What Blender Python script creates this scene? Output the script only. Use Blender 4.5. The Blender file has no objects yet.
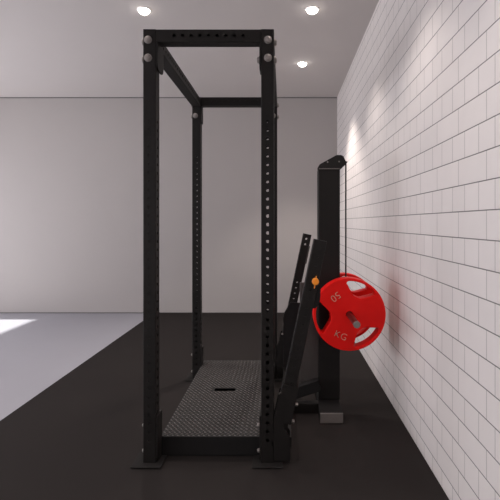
import bpy, bmesh, math, random
from mathutils import Matrix, Vector
random.seed(4)
S = bpy.context.scene
COL = S.collection
PI = math.pi

# ------------------------------------------------------------------ camera
H = 1.405                      # eye height
cd = bpy.data.cameras.new('camera'); cam = bpy.data.objects.new('camera', cd); COL.objects.link(cam)
cam.location = (0, 0, H); cam.rotation_euler = (PI/2, 0, 0)
cd.sensor_width = 36; cd.lens = 433/500*36
cd.shift_x = -0.066; cd.shift_y = -0.0544
cd.clip_start = 0.05
S.camera = cam

# ------------------------------------------------------------------ materials
def new_mat(name):
    m = bpy.data.materials.new(name); m.use_nodes = True
    nt = m.node_tree; b = nt.nodes['Principled BSDF']
    return m, nt, b

def noise_mat(name, col, rough=.5, metal=0., amount=.1, scale=30., bump=0., bscale=120., spec=.5):
    """plain procedural material: colour with slight mottling, optional fine bump"""
    m, nt, b = new_mat(name)
    N, L = nt.nodes.new, nt.links.new
    tc = N('ShaderNodeTexCoord'); nz = N('ShaderNodeTexNoise'); nz.inputs['Scale'].default_value = scale
    nz.inputs['Detail'].default_value = 4
    L(tc.outputs['Object'], nz.inputs['Vector'])
    mx = N('ShaderNodeMix'); mx.data_type = 'RGBA'
    a = [max(0, c*(1-amount)) for c in col]; z = [c*(1+amount) for c in col]
    mx.inputs['A'].default_value = (*a, 1); mx.inputs['B'].default_value = (*z, 1)
    L(nz.outputs['Fac'], mx.inputs['Factor']); L(mx.outputs['Result'], b.inputs['Base Color'])
    b.inputs['Roughness'].default_value = rough; b.inputs['Metallic'].default_value = metal
    b.inputs['Specular IOR Level'].default_value = spec
    if bump:
        n2 = N('ShaderNodeTexNoise'); n2.inputs['Scale'].default_value = bscale
        L(tc.outputs['Object'], n2.inputs['Vector'])
        bp = N('ShaderNodeBump'); bp.inputs['Strength'].default_value = bump; bp.inputs['Distance'].default_value = .002
        L(n2.outputs['Fac'], bp.inputs['Height']); L(bp.outputs['Normal'], b.inputs['Normal'])
    return m

M = {}
M['black'] = noise_mat('black_powder_coat', (.0094, .0077, .0068), .6, 0, .15, 60, .15, 400, .28)
M['dark'] = noise_mat('dark_rubber', (.012, .011, .011), .8, 0, .1, 60, 0, 1, .2)
M['tread'] = noise_mat('worn_tread_plate', (.088, .076, .069), .42, .25, .15, 50)
M['treadbase'] = noise_mat('tread_plate_base', (.0060, .0054, .0052), .7, .0, .15, 50)
M['zinc'] = noise_mat('zinc_steel', (.28, .255, .24), .5, .5, .08, 80)
M['chrome'] = noise_mat('chrome_steel', (.15, .14, .135), .34, 1., .04, 80)
M['red'] = noise_mat('red_urethane', (.86, .0075, .0055), .5, 0, .04, 20, .04, 300, .2)
M['mark'] = noise_mat('pale_lettering', (.60, .46, .34), .5, 0, .05, 50)
M['orange'] = noise_mat('orange_plastic', (.95, .30, .015), .4, 0, .05, 50)
M['endcap'] = noise_mat('grey_end_cap', (.17, .15, .14), .55, 0, .08, 50)
M['panel'] = noise_mat('brown_grey_cover', (.045, .038, .035), .6, 0, .08, 50)
M['plate_grey'] = noise_mat('worn_black_plate', (.017,.0155,.015), .75, 0, .1, 40, 0, 1, .15)
M['cable'] = noise_mat('black_cable', (.010, .010, .010), .5, 0, .1, 90)
M['plaster'] = noise_mat('grey_painted_plaster', (.445, .415, .402), .85, 0, .015, 3, .04, 250, .2)
M['ceiling'] = noise_mat('ceiling_paint', (.60, .562, .545), .9, 0, .015, 3, .03, 250, .2)
M['resin'] = noise_mat('pale_resin_floor', (.372, .370, .412), .36, 0, .03, 2.5, .02, 60, .5)
M['rubber'] = noise_mat('black_rubber_flooring', (.0262, .0226, .0218), .8, 0, .15, 160, .12, 300, .06)
M['white'] = noise_mat('white_trim', (.75, .73, .71), .5, 0, .02, 20)

def emit_mat(name, col, s):
    m, nt, b = new_mat(name)
    b.inputs['Base Color'].default_value = (*col, 1)
    b.inputs['Emission Color'].default_value = (*col, 1); b.inputs['Emission Strength'].default_value = s
    return m
M['lamp'] = emit_mat('lit_lamp_lens', (1, .93, .86), 14)

def brick_mat():
    """painted bricks: courses of long bricks alternating with courses of half bricks"""
    m, nt, b = new_mat('painted_white_brick')
    N, L = nt.nodes.new, nt.links.new
    def val(v, sock):
        if isinstance(v, (int, float)): sock.default_value = v
        else: L(v, sock)
    def mth(op, a, c=0., d=None):
        n = N('ShaderNodeMath'); n.operation = op
        val(a, n.inputs[0]); val(c, n.inputs[1])
        if d is not None: val(d, n.inputs[2])
        return n.outputs[0]
    tc = N('ShaderNodeTexCoord'); sp = N('ShaderNodeSeparateXYZ'); L(tc.outputs['Object'], sp.inputs[0])
    Y, Z = sp.outputs['Y'], sp.outputs['Z']
    C = .1239
    u = mth('DIVIDE', mth('SUBTRACT', Z, 1.3335 - 40*C), C)
    n = mth('FLOOR', u); fz = mth('FRACT', u)
    par = mth('MODULO', n, 2.)
    dz = mth('MULTIPLY', mth('MINIMUM', fz, mth('SUBTRACT', 1., fz)), C)
    ln = mth('SUBTRACT', .2874, mth('MULTIPLY', par, .1437))
    off = mth('ADD', 1.791 - 20*.2874, mth('MULTIPLY', par, .0719))
    v = mth('DIVIDE', mth('SUBTRACT', Y, off), ln)
    k = mth('FLOOR', v); fv = mth('FRACT', v)
    dv = mth('MULTIPLY', mth('MINIMUM', fv, mth('SUBTRACT', 1., fv)), ln)
    def mask(d, w0, w1):
        r = N('ShaderNodeMapRange'); r.interpolation_type = 'SMOOTHSTEP'
        L(d, r.inputs['Value']); r.inputs['From Min'].default_value = w0; r.inputs['From Max'].default_value = w1
        return r.outputs['Result']                 # 0 in the joint, 1 on the brick
    mh = mask(dz, .0014, .0034)
    mv = mask(dv, .0012, .0030)
    # tone of every brick
    cx = N('ShaderNodeCombineXYZ'); L(n, cx.inputs[0]); L(k, cx.inputs[1])
    wn = N('ShaderNodeTexWhiteNoise'); wn.noise_dimensions = '2D'; L(cx.outputs[0], wn.inputs['Vector'])
    tone = mth('ADD', .975, mth('MULTIPLY', wn.outputs['Value'], .03))
    nz = N('ShaderNodeTexNoise'); nz.inputs['Scale'].default_value = 9; nz.inputs['Detail'].default_value = 5
    L(tc.outputs['Object'], nz.inputs['Vector'])
    tone = mth('MULTIPLY', tone, mth('ADD', .97, mth('MULTIPLY', nz.outputs['Fac'], .06)))
    jh = mth('ADD', .28, mth('MULTIPLY', mh, .72))
    jv = mth('ADD', .54, mth('MULTIPLY', mv, .46))
    f = mth('MULTIPLY', tone, mth('MULTIPLY', jh, jv))
    mx = N('ShaderNodeMix'); mx.data_type = 'RGBA'; mx.blend_type = 'MULTIPLY'; mx.inputs['Factor'].default_value = 1
    mx.inputs['A'].default_value = (.775, .728, .708, 1)
    cc = N('ShaderNodeCombineColor'); [L(f, cc.inputs[i]) for i in range(3)]
    L(cc.outputs[0], mx.inputs['B']); L(mx.outputs['Result'], b.inputs['Base Color'])
    b.inputs['Roughness'].default_value = .7; b.inputs['Specular IOR Level'].default_value = .3
    hgt = mth('ADD', mth('MULTIPLY', mth('MINIMUM', mh, mth('ADD', .55, mth('MULTIPLY', mv, .45))), 1.),
              mth('MULTIPLY', nz.outputs['Fac'], .12))
    bp = N('ShaderNodeBump'); bp.inputs['Strength'].default_value = .55; bp.inputs['Distance'].default_value = .004
    L(hgt, bp.inputs['Height']); L(bp.outputs['Normal'], b.inputs['Normal'])
    return m
M['brick'] = brick_mat()

# ------------------------------------------------------------------ helpers
def tag(o, label=None, cat=None, group=None, kind=None):
    if label: o['label'] = label
    if cat: o['category'] = cat
    if group: o['group'] = group
    if kind: o['kind'] = kind
    return o

def empty(name, loc):
    o = bpy.data.objects.new(name, None); COL.objects.link(o); o.location = loc
    o.empty_display_size = .1
    return o

class MB:
    def __init__(self): self.bm = bmesh.new()
    def box(self, x0, x1, y0, y1, z0, z1, mat=None):
        v = [self.bm.verts.new(p if mat is None else mat @ Vector(p)) for p in
             ((x0,y0,z0),(x1,y0,z0),(x1,y1,z0),(x0,y1,z0),(x0,y0,z1),(x1,y0,z1),(x1,y1,z1),(x0,y1,z1))]
        for f in ((0,3,2,1),(4,5,6,7),(0,1,5,4),(1,2,6,5),(2,3,7,6),(3,0,4,7)):
            self.bm.faces.new([v[i] for i in f])
        return self
    def prism_xz(self, poly, y0, y1, mat=None):
        """polygon in the XZ plane (listed counter-clockwise seen from -Y) given depth y0..y1"""
        T = (lambda p: p) if mat is None else (lambda p: mat @ Vector(p))
        a = [self.bm.verts.new(T((x, y0, z))) for x, z in poly]
        c = [self.bm.verts.new(T((x, y1, z))) for x, z in poly]
        self.bm.faces.new(a); self.bm.faces.new(c[::-1])
        for i in range(len(poly)):
            j = (i+1) % len(poly)
            self.bm.faces.new((a[j], a[i], c[i], c[j]))
        return self
    def cyl(self, p0, p1, r, n=24, r1=None, cap=True):
        p0, p1 = Vector(p0), Vector(p1); d = (p1-p0).normalized()
        up = Vector((0,0,1)) if abs(d.z) < .9 else Vector((1,0,0))
        e1 = d.cross(up).normalized(); e2 = d.cross(e1)
        if r1 is None: r1 = r
        A = [self.bm.verts.new(p0 + r*(math.cos(2*PI*i/n)*e1 + math.sin(2*PI*i/n)*e2)) for i in range(n)]
        B = [self.bm.verts.new(p1 + r1*(math.cos(2*PI*i/n)*e1 + math.sin(2*PI*i/n)*e2)) for i in range(n)]
        for i in range(n):
            j = (i+1) % n; self.bm.faces.new((A[i], A[j], B[j], B[i]))
        if cap: self.bm.faces.new(A[::-1]); self.bm.faces.new(B)
        return self
    def tube(self, L, w=.075, pitch=.05, first=.025, hr=.01, faces=(0,1,2,3), mat=Matrix(), skip=(), wall=.004, blind=()):
        """square tube along +Z with a row of round through holes in the chosen faces
        (0: -Y, 1: +X, 2: +Y, 3: -X); skip = ranges of z without holes"""
        cr = .005; h = w/2; hw = h-cr
        V = lambda p: self.bm.verts.new(mat @ Vector(p))
        def out(f, s, z, d):                     # s across the face, z along, d = distance from the axis
            return ((s, -d, z), (d, s, z), (-s, d, z), (-d, -s, z))[f]
        cs = []
        z = first
        while z + pitch/2 <= L + 1e-6:
            cs.append(z); z += pitch
        for f in range(4):
            segs = []; cur = 0.
            for z in cs:
                if f not in faces or any(a <= z <= b for a, b in skip): continue
                if z - pitch/2 > cur + 1e-5: segs.append(('flat', cur, z-pitch/2))
                segs.append(('hole', z-pitch/2, z+pitch/2)); cur = z+pitch/2
            if cur < L - 1e-5: segs.append(('flat', cur, L))
            for kind, a, b in segs:
                if kind == 'flat':
                    self.bm.faces.new([V(out(f, s, zz, h)) for s, zz in ((-hw,a),(hw,a),(hw,b),(-hw,b))])
                    continue
                zc = (a+b)/2; q = pitch/2
                bd = []
                for i in range(4): bd.append((-hw + 2*hw*i/4, -q))
                for i in range(4): bd.append((hw, -q + 2*q*i/4))
                for i in range(4): bd.append((hw - 2*hw*i/4, q))
                for i in range(4): bd.append((-hw, q - 2*q*i/4))
                ci = []
                for s, t in bd:
                    r = math.hypot(s/hw, t/q); ang = math.atan2(t/q, s/hw); ci.append((hr*math.cos(ang), hr*math.sin(ang)))
                B = [V(out(f, s, zc+t, h)) for s, t in bd]
                Cc = [V(out(f, s, zc+t, h)) for s, t in ci]
                D = [V(out(f, s, zc+t, h-wall)) for s, t in ci]
                if f in blind: self.bm.faces.new(D)
                for i in range(16):
                    j = (i+1) % 16
                    self.bm.faces.new((B[i], B[j], Cc[j], Cc[i])); self.bm.faces.new((Cc[i], Cc[j], D[j], D[i]))
        # rounded corners
        for cxs, cys, a0 in ((hw,-hw,-PI/2),(hw,hw,0),(-hw,hw,PI/2),(-hw,-hw,PI)):
            pts = [(cxs+cr*math.cos(a0+PI/2*i/3), cys+cr*math.sin(a0+PI/2*i/3)) for i in range(4)]
            lo = [V((x,y,0)) for x, y in pts]; hi = [V((x,y,L)) for x, y in pts]
            for i in range(3): self.bm.faces.new((lo[i], lo[i+1], hi[i+1], hi[i]))
        for zz, flip in ((0, True), (L, False)):
            ring = []
            for cxs, cys, a0 in ((hw,-hw,-PI/2),(hw,hw,0),(-hw,hw,PI/2),(-hw,-hw,PI)):
                ring += [V((cxs+cr*math.cos(a0+PI/2*i/3), cys+cr*math.sin(a0+PI/2*i/3), zz)) for i in range(4)]
            self.bm.faces.new(ring[::-1] if flip else ring)
        bmesh.ops.remove_doubles(self.bm, verts=self.bm.verts, dist=1e-5)
        return self
    def build(self, name, mat, parent=None, bevel=0, smooth=False, origin=None):
        bmesh.ops.recalc_face_normals(self.bm, faces=self.bm.faces) if bevel or smooth else None
        me = bpy.data.meshes.new(name); self.bm.to_mesh(me); self.bm.free()
        o = bpy.data.objects.new(name, me); COL.objects.link(o); me.materials.append(mat)
        if bevel:
            md = o.modifiers.new('Bevel', 'BEVEL'); md.width = bevel; md.segments = 2; md.limit_method = 'ANGLE'
        if smooth:
            for p in me.polygons: p.use_smooth = True
            me.set_sharp_from_angle(angle=R(35))
        if parent is not None:
            o.parent = parent
            o.matrix_parent_inverse = world_of(parent).inverted()
        return o

R = math.radians
xs = lambda px, yy: (px-283)*yy/433
zs = lambda py, yy: H-(py-222.8)*yy/433
def world_of(o):
    m = Matrix.LocRotScale(o.location, o.rotation_euler, o.scale)
    if o.parent: m = world_of(o.parent) @ o.matrix_parent_inverse @ m
    return m

def bolt(parent, p, d, r=.0232, t=.010, hr=.0185, ht=.008, mat='zinc'):
    """washer with a hexagonal-ish domed head sticking out of p along d"""
    p, d = Vector(p), Vector(d)
    m = MB().cyl(p, p+d*t*.5, r, 24).cyl(p+d*t*.5, p+d*(t*.5+ht), hr, 6 if hr < .015 else 12)
    m.cyl(p+d*(t*.5+ht), p+d*(t*.5+ht+.003), hr*.85, 18, hr*.6)
    return m.build('bolt', M[mat], parent, bevel=.001)

# ------------------------------------------------------------------ the room
BW, RW, CZ = 6.737, .842, 3.356       # back wall, right wall, ceiling
LW, FW = -6.0, -3.0
MB().box(LW-.2, RW, FW, BW, -.1, 0).build('floor', M['resin'])['kind'] = 'structure'
MB().box(LW-.2, RW+.2, FW-.2, BW+.2, CZ, CZ+.1).build('ceiling', M['ceiling'])['kind'] = 'structure'
MB().box(LW-.2, RW+.2, BW, BW+.2, -.1, CZ).build('wall_back', M['plaster'])['kind'] = 'structure'
MB().box(RW, RW+.2, FW, BW, -.1, CZ).build('wall_right', M['brick'])['kind'] = 'structure'
MB().box(LW-.2, RW+.2, FW-.2, FW, -.1, CZ).build('wall_front', M['white'])['kind'] = 'structure'
WY0, WY1, WZ0, WZ1 = -2.6, 6.32, .35, 2.55            # unseen opening in the left wall, stretched past the camera for fill light
w = MB().box(LW-.2, LW, FW, WY0, -.1, CZ).box(LW-.2, LW, WY1, BW, -.1, CZ)
w.box(LW-.2, LW, WY0, WY1, -.1, WZ0).box(LW-.2, LW, WY0, WY1, WZ1, CZ)
w.build('wall_left', M['plaster'])['kind'] = 'structure'
t = MB()
for y0, y1, z0, z1 in ((WY0,WY0+.05,WZ0,WZ1),(WY1-.03,WY1,WZ0,WZ1),(WY0,WY1,WZ0,WZ0+.05),(WY0,WY1,WZ1-.05,WZ1)):
    t.box(LW-.12, LW-.06, y0, y1, z0, z1)
t.build('window_1', M['white'])['kind'] = 'structure'

mat_ = MB().box(-2.0, RW-.001, FW+.01, BW-.007, .0005, .006).build('rubber_mat', M['rubber'], bevel=.002)
tag(mat_, 'black rubber gym flooring mat along the white brick wall under the rack', 'mat')

M['shade_line'] = noise_mat('junction_shade_grey', (.14, .13, .13), .8, 0, .05, 20)  # dark grey for shade drawn along the wall junctions
MB().box(LW, RW, BW-.006, BW, 0, .012).build('base_shade_strip', M['shade_line'])['kind'] = 'structure'  # thin dark strip standing in for shade at the wall foot
MB().box(LW, RW, BW-.010, BW, CZ-.012, CZ).build('top_shade_strip_1', M['shade_line'])['kind'] = 'structure'  # added dark strip imitating the shade where wall meets ceiling
# ------------------------------------------------------------------ power rack
FZ = .006                               # top of the rubber
D1, D2 = 2.507, 3.862                   # front faces of the near and far uprights
PW = .075
XL, XR = -.811, -.127                   # left faces of the left and right uprights
TOP = 2.526
rack = empty('power_rack', (-.43, 3.2, FZ))
tag(rack, 'tall black steel power rack with drilled uprights and tread-plate base', 'power rack')
HOLE0 = .045 - .006
ups = {}
for side, x in (('L', XL), ('R', XR)):
    for dep, y in (('N', D1), ('F', D2)):
        T = Matrix.Translation((x+PW/2, y+PW/2, .012))
        ups[side+dep] = MB().tube(TOP-.012-(PW if False else 0), PW, .05, .033+.05, .0107, mat=T,
                                  blind=(0,) if side+dep == 'LN' else (), skip=((2.02-.012, 2.6), (0, .13))).build('upright', M['black'], rack)
# top crossbars between the pairs of uprights, and rails running away from the camera
for y in (D1, D2):
    T = Matrix.Translation((XL+PW, y+PW/2, TOP-PW/2)) @ Matrix.Rotation(PI/2, 4, 'Y')
    Lx = XR-XL-PW
    MB().tube(Lx, PW, .05, (Lx/2) % .05 + (.05 if (Lx/2) % .05 < .025 else 0), .01, faces=(0,2), mat=T, skip=((0,.085),(Lx-.10,Lx))).build('crossbar', M['black'], rack)
for x in (XL, XR):
    T = Matrix.Translation((x+PW/2, D1+PW, TOP-.01-PW/2)) @ Matrix.Rotation(-PI/2, 4, 'X')
    MB().tube(D2-D1-PW, PW, .05, .04, .01, faces=(1,3), mat=T).build('side_rail', M['black'], rack)
# gussets on the inner sides and bolts
def gusset_yz(x0, x1, y0, y1, z0, z1):
    """upright plate with a rounded lower end"""
    rr = (y1-y0)*.28
    pts = [(y0, z1), (y0, z0+rr)]
    for i in range(1, 5): a = PI + PI/2*i/5; pts.append((y0+rr+rr*math.cos(a), z0+rr+rr*math.sin(a)))
    pts += [(y0+rr, z0), (y1-rr, z0)]
    for i in range(1, 5): a = 1.5*PI + PI/2*i/5; pts.append((y1-rr+rr*math.cos(a), z0+rr+rr*math.sin(a)))
    pts += [(y1, z0+rr), (y1, z1)]
    m = MB()
    A = [m.bm.verts.new((x0, y, z)) for y, z in pts]; B = [m.bm.verts.new((x1, y, z)) for y, z in pts]
    m.bm.faces.new(A); m.bm.faces.new(B[::-1])
    for i in range(len(pts)):
        j = (i+1) % len(pts); m.bm.faces.new((A[j], A[i], B[i], B[j]))
    return m
for key, u in ups.items():
    x = XL if key[0] == 'L' else XR
    y = D1 if key[1] == 'N' else D2
    inner = x+PW if key[0] == 'L' else x-.010
    gusset_yz(inner, inner+.010, y-.002, y+PW+(.05 if key[1] == 'N' else 0), TOP-.232, TOP-PW-.001 if True else TOP).build('corner_gusset', M['black'], rack, bevel=.001)
    outd = -1 if key[0] == 'L' else 1
    ox = x if key[0] == 'L' else x+PW
    ix = inner+.010 if key[0] == 'L' else inner
    for z in (2.464, 2.360):
        bolt(u, (x+.030 if key[0] == 'L' else x+.040, y, z), (0,-1,0))
        bolt(u, (ox, y+PW/2, z), (outd,0,0))
    if key[0] == 'R': bolt(u, (ix, y+PW/2, 2.360), (-outd,0,0))
    for z in (.217, .068):
        bolt(u, (ox, y+PW/2, z), (outd,0,0), .0135, .012, .012, .006)
        if key[0] == 'R': bolt(u, (ix, y+PW/2, z), (-outd,0,0), .0125, .008, .011, .008)
    gusset_yz(inner, inner+.010, y, y+PW+.02, FZ+.016, .285).build('base_gusset', M['black'], rack, bevel=.001)
    fx0 = x-.057 if key[0] == 'L' else x-.049
    MB().box(fx0, fx0+.175, y-.05, y+PW+.05, .0115, .0165).box(fx0+.01, fx0+.165, y-.03, y+PW+.03, FZ, .0115).build('foot_plate', M['plate_grey'], rack, bevel=.002)

# base platform with a raised tread pattern and a grip slot
PX0, PX1, PY0, PY1, PZ = XL+PW+.004, XR-.010, 2.590, 4.03, .127
f = MB()
f.box(PX0, PX1, PY0, PY0+.06, .012, PZ-.004).box(PX0, PX1, PY1-.06, PY1, .012, PZ-.004)  # beams reach down to the mat to stand in for shade below
f.box(PX0, PX0+.05, PY0+.06, PY1-.06, .012, PZ-.004).box(PX1-.05, PX1, PY0+.06, PY1-.06, .012, PZ-.004)
f.build('platform_frame', M['dark'], rack, bevel=.002)
SX0, SX1, SY0, SY1 = -.525, -.364, 3.290, 3.346        # grip slot
f = MB()
for a in ((PX0,PX1,PY0,SY0),(PX0,PX1,SY1,PY1),(PX0,SX0,SY0,SY1),(SX1,PX1,SY0,SY1)):
    f.box(a[0], a[1], a[2], a[3], PZ-.004, PZ)
tread_base = f.build('tread_plate', M['treadbase'], rack)
f = MB(); pt = .031; pr = .0205
ny = int((PY1-PY0-.006)/pr); nx = int((PX1-PX0-.02)/pt)
for j in range(ny):
    for i in range(nx+1):
        cx_ = PX0+.011+pt*(i+.5*(j % 2)); cy_ = PY0+.009+pr*j
        if cx_ > PX1-.008 or (SX0-.012 < cx_ < SX1+.012 and SY0-.010 < cy_ < SY1+.010): continue
        a = R(42) if j % 2 else R(-42)
        l, ww, hh = .0138, .0046, .0032
        ca, sa = math.cos(a), math.sin(a)
        P = lambda s, t, z: f.bm.verts.new((cx_+s*ca-t*sa, cy_+s*sa+t*ca, z))
        lo = [P(-l,0,PZ-.0002), P(0,-ww,PZ-.0002), P(l,0,PZ-.0002), P(0,ww,PZ-.0002)]
        hi = [P(-l*.55,0,PZ+hh), P(0,-ww*.5,PZ+hh), P(l*.55,0,PZ+hh), P(0,ww*.5,PZ+hh)]
        f.bm.faces.new(hi)
        for q in range(4): f.bm.faces.new((lo[q], lo[(q+1) % 4], hi[(q+1) % 4], hi[q]))
f.build('tread_pattern', M['tread'], tread_base)
MB().box(SX0-.004, SX1+.004, SY0-.004, SY1+.004, PZ-.05, PZ-.0405).build('grip_recess', M['dark'], tread_base)

# two leaning uprights on the wall side
TX, TZ = .182, 1.311                       # upper left corner of the leaning tube
ang = math.atan(.2114)
ux, uz = math.sin(ang), math.cos(ang)
def lean(y, length):
    c = Vector((TX + uz*PW/2, y+PW/2, TZ - ux*PW/2))       # centre of the top end
    base = c - Vector((ux, 0, uz))*length
    return Matrix.Translation(base) @ Matrix.Rotation(ang, 4, 'Y')
LL = 1.22
leans = []
for y in (D1, D2):
    T = lean(y, LL)
    sk = ((0, .26), (.83, 1.12)) if y == D2 else ((0, .2),)
    o = MB().tube(LL, PW, 0.05, .0265, .0105, faces=(0,1,2,3) if y == D2 else (0,1,3), blind=() if y == D2 else (0,), mat=T, skip=sk).build('leaning_upright', M['black'], rack)
    leans.append((o, T, y))
    # foot bracket: plates in front of and behind the tube, standing beside the upright
    k = D1/y
    poly = [(-.052, FZ+.02), (.041, FZ+.02), (.041, .165), (.006, .222), (.022, .42), (-.020, .42), (-.052, .285)]
    MB().prism_xz(poly, y-.007, y-.001).build('foot_bracket', M['black'], rack, bevel=.001)
    MB().prism_xz(poly, y+PW+.001, y+PW+.007).build('foot_bracket', M['black'], rack, bevel=.001)
# near tube: sleeve with bolts, orange pop pin
o, T, y = leans[0]
MB().box(-.042, .052, -.044, .044, .14, .36, T).build('tube_sleeve', M['black'], o, bevel=.003)
for z in (.155, .255):
    p = T @ Vector((.052, -.02, z)); d = (T.to_3x3() @ Vector((1,0,0)))
    bolt(o, p, d, .013, .006, .011, .012)
    p = T @ Vector((-.042, -.02, z+.04)); bolt(o, p, -d, .010, .004, .008, .005)
kp = Vector(((315.4-283)*(D1-.03)/433, D1, H-(281.5-222.8)*(D1-.03)/433))
pin = MB().cyl(kp, kp+Vector((0,-.018,0)), .010, 20).cyl(kp+Vector((0,-.018,0)), kp+Vector((0,-.042,0)), .0200, 24)
pin.cyl(kp+Vector((0,-.042,0)), kp+Vector((0,-.047,0)), .0200, 24, .014)
hd = Vector((.16, 0, 1)).normalized()
for s, ll in ((1, .033), (-1, .040)):
    pin.cyl(kp+Vector((0,-.034,0)), kp+Vector((0,-.034,0))+hd*s*ll, .0042, 12, .0028)
pin.build('pull_pin', M['orange'], o, bevel=.001)
by = D1+.004
MB().prism_xz([(xs(a,by), zs(b,by)) for a, b in ((317,283.5),(309,283.5),(309,308.5),(315.5,308.5),(319.6,303.5),(320.6,295),(320.6,286))], by, by+.012).build('pin_bracket', M['dark'], o, bevel=.002)
o['label'] = 'leaning drilled tube with an orange pull pin'
# far tube: holder plate over its middle and a round-ended guard plate beside its foot
o, T, y = leans[1]
MB().box(-.036, .030, -.052, -.040, .81, 1.12, T).build('holder_plate', M['black'], o, bevel=.002)
MB().box(.030, .044, -.050, .02, .96, 1.12, T).build('holder_lip', M['panel'], o, bevel=.002)
yg = D2-.07
pts = [(290.5,302.5),(284.5,312.5),(283.2,318),(283.2,362),(284.2,366.5),(286.8,369),(290.0,368),(291.2,364),(292.4,352),(294,330),(302,309),(301,303)]
MB().prism_xz([(xs(a,yg), zs(b,yg)) for a, b in pts], yg, yg+.022).build('guard_plate', M['dark'], o, bevel=.003)
for px, py in ((282.4,334),(294.2,335)):
    bolt(o, (xs(px,yg), yg, zs(py,yg)), (0,-1,0), .009, .004, .007, .005)
# low tie between the leaning tubes
MB().box(.000, .050, D1+PW+.008, D2-.008, .06, .12).build('base_tie', M['black'], rack, bevel=.003)

# ------------------------------------------------------------------ cable tower
CY0, CY1 = 3.240, 3.370
CX0, CX1 = .2657, .4265
tower = empty('cable_tower', (.338, 3.2, FZ))
tag(tower, 'black cable pulley tower standing between the rack and the brick wall', 'cable machine')
mast = MB().box(CX0, CX1, CY0, CY1, FZ+.073, zs(168.8,CY0)).build('mast', M['black'], tower, bevel=.006)
MB().box(.259, .419, 3.022, 3.62, FZ, FZ+.073).build('foot_tube', M['dark'], tower, bevel=.003)
MB().box(.259, .419, 3.012, 3.022, FZ+.003, FZ+.073).build('end_cap', M['endcap'], tower, bevel=.003)
yc = CY0-.004
cap = [(318.9,168.6),(341.0,168.6),(344.6,165.6),(346.6,162.6),(343.4,156.2),(341.2,155.0),(336.6,155.0),(319.8,164.2),(318.9,165.6)]
cap = [(xs(a,yc), zs(b,yc)) for a, b in cap]
hood = MB().prism_xz(cap, CY0-.004, CY0+.003).prism_xz(cap, CY1-.003, CY1+.004)
roof = [cap[8], cap[7], cap[6], cap[5]]
for (xa, za), (xb, zb) in ((cap[8], cap[7]), (cap[7], cap[6]), (cap[6], cap[5]), (cap[5], cap[4])):
    vs = [hood.bm.verts.new(p) for p in ((xa,CY0,za),(xb,CY0,zb),(xb,CY1,zb),(xa,CY1,za),(xa,CY0,za-.006),(xb,CY0,zb-.006),(xb,CY1,zb-.006),(xa,CY1,za-.006))]
    for q in ((0,1,2,3),(7,6,5,4),(0,4,5,1),(1,5,6,2),(2,6,7,3),(3,7,4,0)): hood.bm.faces.new([vs[i] for i in q])
hood = hood.build('pulley_hood', M['black'], tower, bevel=.0012)
for px, py in ((327.6,162),(339.2,161.6)):
    bolt(hood, (xs(px,yc), yc, zs(py,yc)), (0,-1,0), .006, .003, .005, .003)
MB().box(CX0+.001, CX1-.002, CY0-.008, CY0, zs(169,CY0-.008), zs(168.3,CY0-.008)).build('hood_lip_sheen', M['endcap'], hood, bevel=.001)  # lighter grey imitates the reflection along this edge
CABX = (345.8-283)*3.31/433
pz = zs(162.6, 3.31)
MB().cyl((CABX-.032, 3.298, pz), (CABX-.032, 3.322, pz), .031, 32).build('pulley_wheel', M['dark'], tower, bevel=.002)
AX, AY, AZ = 66.6*3.1/433, 3.1, H-91.9*3.1/433         # axis of the plates
px_ = xs(346.4, 3.235); MB().cyl((px_, CY0-.012, zs(162.2,3.235)), (px_, CY1+.01, zs(162.2,3.235)), .007, 12).build('pulley_pin', M['black'], tower)
MB().cyl((CABX, 3.31, AZ+.075), (CABX, 3.31, pz), .0058, 12).build('cable', M['cable'], tower, smooth=True)
car = MB().box(CX1+.004, AX+.07, 3.245, 3.372, AZ-.09, AZ+.08).build('carriage', M['black'], tower, bevel=.006)
RAD = 36.3*3.1/433
peg = MB().cyl((AX, 3.56, AZ), (AX, 2.805, AZ), .0212, 32).build('plate_peg', M['chrome'], car, smooth=True)
MB().cyl((AX, 2.805, AZ), (AX, 2.790, AZ), .0228, 32).build('peg_cap', M['zinc'], peg, bevel=.002)
# ties between tower and rack
T = Matrix.Translation((xs(318.5,3.2), 3.2, zs(386.5,3.2))) @ Matrix.Rotation(R(18), 4, 'Y')
MB().box(-.19, .01, 0, .06, -.040, .040, Matrix.Translation((.262, 3.18, .205)) @ Matrix.Rotation(R(-18), 4, 'Y')).build('brace', M['dark'], tower, bevel=.003)
MB().box(.06, CX0, 3.175, 3.245, FZ, .078).build('floor_tie', M['black'], tower, bevel=.003)
yp = 3.25
MB().prism_xz([(xs(300,yp), zs(283,yp)), (xs(300,yp), zs(384.5,yp)), (xs(318.4,yp), zs(378.8,yp)), (xs(318.4,yp), zs(283,yp))],
              yp, yp+.04).build('cover_panel', M['panel'], tower, bevel=.003)

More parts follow.
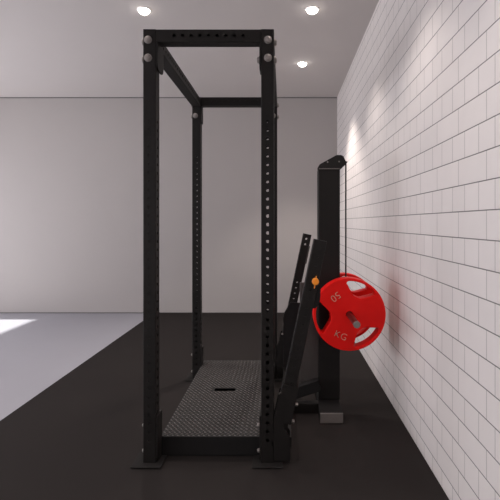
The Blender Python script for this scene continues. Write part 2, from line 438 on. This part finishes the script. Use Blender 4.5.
# ------------------------------------------------------------------ weight plates
def plate_mesh(thick):
    """disc with three lens-shaped grip openings and a centre bore, lying in the XZ plane, front at y=0"""
    cu = bpy.data.curves.new('weight_plate', 'CURVE'); cu.dimensions = '2D'; cu.fill_mode = 'BOTH'
    bev = .004
    cu.extrude = thick/2-bev; cu.bevel_depth = bev; cu.bevel_resolution = 3
    def ring(pts):
        sp = cu.splines.new('POLY'); sp.points.add(len(pts)-1); sp.use_cyclic_u = True
        for p, (x, y) in zip(sp.points, pts): p.co = (x, y, 0, 1)
    r = RAD-bev
    ring([(r*math.cos(2*PI*i/128), r*math.sin(2*PI*i/128)) for i in range(128)])
    br = .0255+bev
    ring([(br*math.cos(2*PI*i/40), br*math.sin(2*PI*i/40)) for i in range(40)])
    for c in (66.2, 186.2, -53.8):
        c = R(c); out = []
        ro, ri, half = RAD*.925+bev, RAD*.515-bev, R(30.5)
        # outer arc concentric with the rim
        n = 28
        for i in range(n+1):
            a = -half + 2*half*i/n
            e = abs(2*i/n-1)                                  # round off the two ends
            rr = ro - .018*max(0, (e-.82)/.18)**2
            out.append((a, rr))
        # inner edge bulging towards the bore
        for i in range(1, n):
            a = half - 2*half*i/n
            s = (a/half)
            rr = ri + (RAD*.89-ri)*(abs(s)**3)
            out.append((a, rr))
        ring([(q*math.cos(c+a), q*math.sin(c+a)) for a, q in out])
    ob = bpy.data.objects.new('tmp', cu); COL.objects.link(ob)
    me = bpy.data.meshes.new_from_object(ob.evaluated_get(bpy.context.evaluated_depsgraph_get()))
    bpy.data.objects.remove(ob)
    me.transform(Matrix.Translation((0, thick/2, 0)) @ Matrix.Rotation(PI/2, 4, 'X'))
    for p in me.polygons: p.use_smooth = True
    me.set_sharp_from_angle(angle=R(30))
    me.materials.clear(); me.materials.append(M['red'])
    return me
def letters(txt, size, angle, parent, base):
    cu = bpy.data.curves.new('marking', 'FONT'); cu.body = txt; cu.size = size; cu.extrude = .001
    cu.align_x = 'CENTER'; cu.align_y = 'CENTER'; cu.space_character = 1.06; cu.offset = -.0016
    ob = bpy.data.objects.new('tmp', cu); COL.objects.link(ob)
    me = bpy.data.meshes.new_from_object(ob.evaluated_get(bpy.context.evaluated_depsgraph_get()))
    bpy.data.objects.remove(ob)
    a = R(angle); rr = RAD*.63
    me.transform(Matrix.Translation((rr*math.cos(a), -.0012, rr*math.sin(a))) @ Matrix.Rotation(PI/2, 4, 'X') @ Matrix.Rotation(a+PI-PI/2, 4, 'Z'))
    me.materials.clear(); me.materials.append(M['mark'])
    o = bpy.data.objects.new('weight_marking', me); COL.objects.link(o); o.parent = parent
    return o
for yy, lab in ((AY, 'round red weight plate nearest the camera on the peg, marked 50 KG'),
                (3.385, 'second red weight plate, mostly hidden behind the front one')):
    p = bpy.data.objects.new('weight_plate', plate_mesh(.108 if yy == AY else .090)); COL.objects.link(p); p.location = (AX, yy, AZ)
    tag(p, lab, 'weight plate', 'red weight plates on the peg')
    if yy == AY:
        letters('50', .072, 128, p, 0); letters('KG', .068, 247, p, 0)
        ins = MB().cyl((AX, AY-.002, AZ), (AX, AY+.004, AZ), .036, 40)
        hub = MB()
        n = 40
        for a in range(n):
            b_ = (a+1) % n
            q = lambda r_, i, y_: hub.bm.verts.new((AX+r_*math.cos(2*PI*i/n), y_, AZ+r_*math.sin(2*PI*i/n)))
            hub.bm.faces.new((q(.0252,a,AY-.0015), q(.0252,b_,AY-.0015), q(.033,b_,AY-.0015), q(.033,a,AY-.0015)))
            hub.bm.faces.new((q(.033,a,AY-.0015), q(.033,b_,AY-.0015), q(.034,b_,AY+.002), q(.034,a,AY+.002)))
        ins.bm.free()
        h_ = hub.build('bore_ring', M['red'], p)

# ------------------------------------------------------------------ lamps
def spot(x, y, power):
    ld = bpy.data.lights.new('downlight_beam', 'SPOT'); ld.energy = power; ld.color = (1, .90, .83)
    ld.spot_size = R(94); ld.spot_blend = .6; ld.shadow_soft_size = .045
    lo = bpy.data.objects.new('downlight_beam', ld); COL.objects.link(lo); lo.location = (x, y, CZ-.10)
LAMPS = [((312.2, 9.2), 'ceiling downlight second from the brick wall corner, above the cable tower top right'),
         ((302.3, 63.2), 'smallest round ceiling downlight, nearest the back wall'),
         ((144.0, 9.8), 'round ceiling downlight left of the rack top, away from the brick wall')]
LAMPS[0] = (LAMPS[0][0], 'large round ceiling downlight right of the rack top, nearer the camera')
SP = 33.
zc = CZ-H
for (px, py), lab in LAMPS:
    y = 433*zc/(222.8-py); x = (px-283)*y/433
    L_ = empty('ceiling_light', (x, y, CZ)); tag(L_, lab, 'ceiling light', 'recessed downlights')
    n = 32; tr = MB()
    for a in range(n):
        b_ = (a+1) % n
        q = lambda r_, i, z_: tr.bm.verts.new((x+r_*math.cos(2*PI*i/n), y+r_*math.sin(2*PI*i/n), z_))
        for (r0, z0), (r1, z1) in (((.066, CZ-.0005), (.064, CZ-.006)), ((.064, CZ-.006), (.052, CZ-.007)), ((.052, CZ-.007), (.050, CZ-.001))):
            tr.bm.faces.new((q(r0,a,z0), q(r0,b_,z0), q(r1,b_,z1), q(r1,a,z1)))
    tr.build('trim_ring', M['white'], L_)
    ln = MB(); rows = []
    for k in range(7):                                   # lens domed downward to stand in for the lamp's round glow
        a = PI/2*k/6
        rows.append([ln.bm.verts.new((x+.052*math.cos(a)*math.cos(2*PI*i/n), y+.052*math.cos(a)*math.sin(2*PI*i/n), CZ-.003-.038*math.sin(a))) for i in range(n)] if k < 6 else [ln.bm.verts.new((x, y, CZ-.041))])
    for k in range(6):
        for i in range(n):
            j = (i+1) % n
            ln.bm.faces.new((rows[k][i], rows[k][j], rows[k+1][j], rows[k+1][i]) if k < 5 else (rows[5][i], rows[5][j], rows[6][0]))
    ln.build('lens', M['lamp'], L_, smooth=True)
    spot(x, y, SP*(3.7 if y > 5 else 2.2 if px < 200 else 1.))
for x, y in ((.25, 2.57), (.25, 1.24), (.25, -.1), (.25, -1.4), (-1.25, 2.57), (-1.25, 1.24), (-1.25, -.1), (-1.25, -1.4)):  # unseen lamps continuing the grid; rows behind the camera added as frontal fill
    spot(x, y, SP)

# daylight: sky through the window and a low sun from the left
sd = bpy.data.lights.new('sun', 'SUN'); sd.energy = 11.; sd.angle = R(1.6); sd.color = (1, .98, .92)
so = bpy.data.objects.new('sun', sd); COL.objects.link(so)
el = math.atan((WZ1-.05)/(6.12-3.57))
d = Vector((math.cos(el), 0, -math.sin(el)))
so.rotation_euler = d.to_track_quat('-Z', 'Y').to_euler(); so.location = (-8, 4, 4)
W = bpy.data.worlds.new('sky'); S.world = W; W.use_nodes = True
bg = W.node_tree.nodes['Background']; bg.inputs['Color'].default_value = (.95, .94, 1, 1); bg.inputs['Strength'].default_value = 4.2
# window light sampled as an area light lying in the opening (sky portal)
pd = bpy.data.lights.new('sky_portal', 'AREA'); pd.shape = 'RECTANGLE'; pd.size = WY1-WY0; pd.size_y = WZ1-WZ0
pd.cycles.is_portal = True
po = bpy.data.objects.new('sky_portal', pd); COL.objects.link(po)
po.location = (LW-.1, (WY0+WY1)/2, (WZ0+WZ1)/2); po.rotation_euler = (PI/2, 0, -PI/2)

# ------------------------------------------------------------------ view
S.view_settings.view_transform = 'Standard'; S.view_settings.look = 'None'
S.view_settings.gamma = 1; S.view_settings.use_curve_mapping = False; S.view_settings.exposure = 0.
S.cycles.max_bounces = 10; S.cycles.diffuse_bounces = 6
S.cycles.use_denoising = True
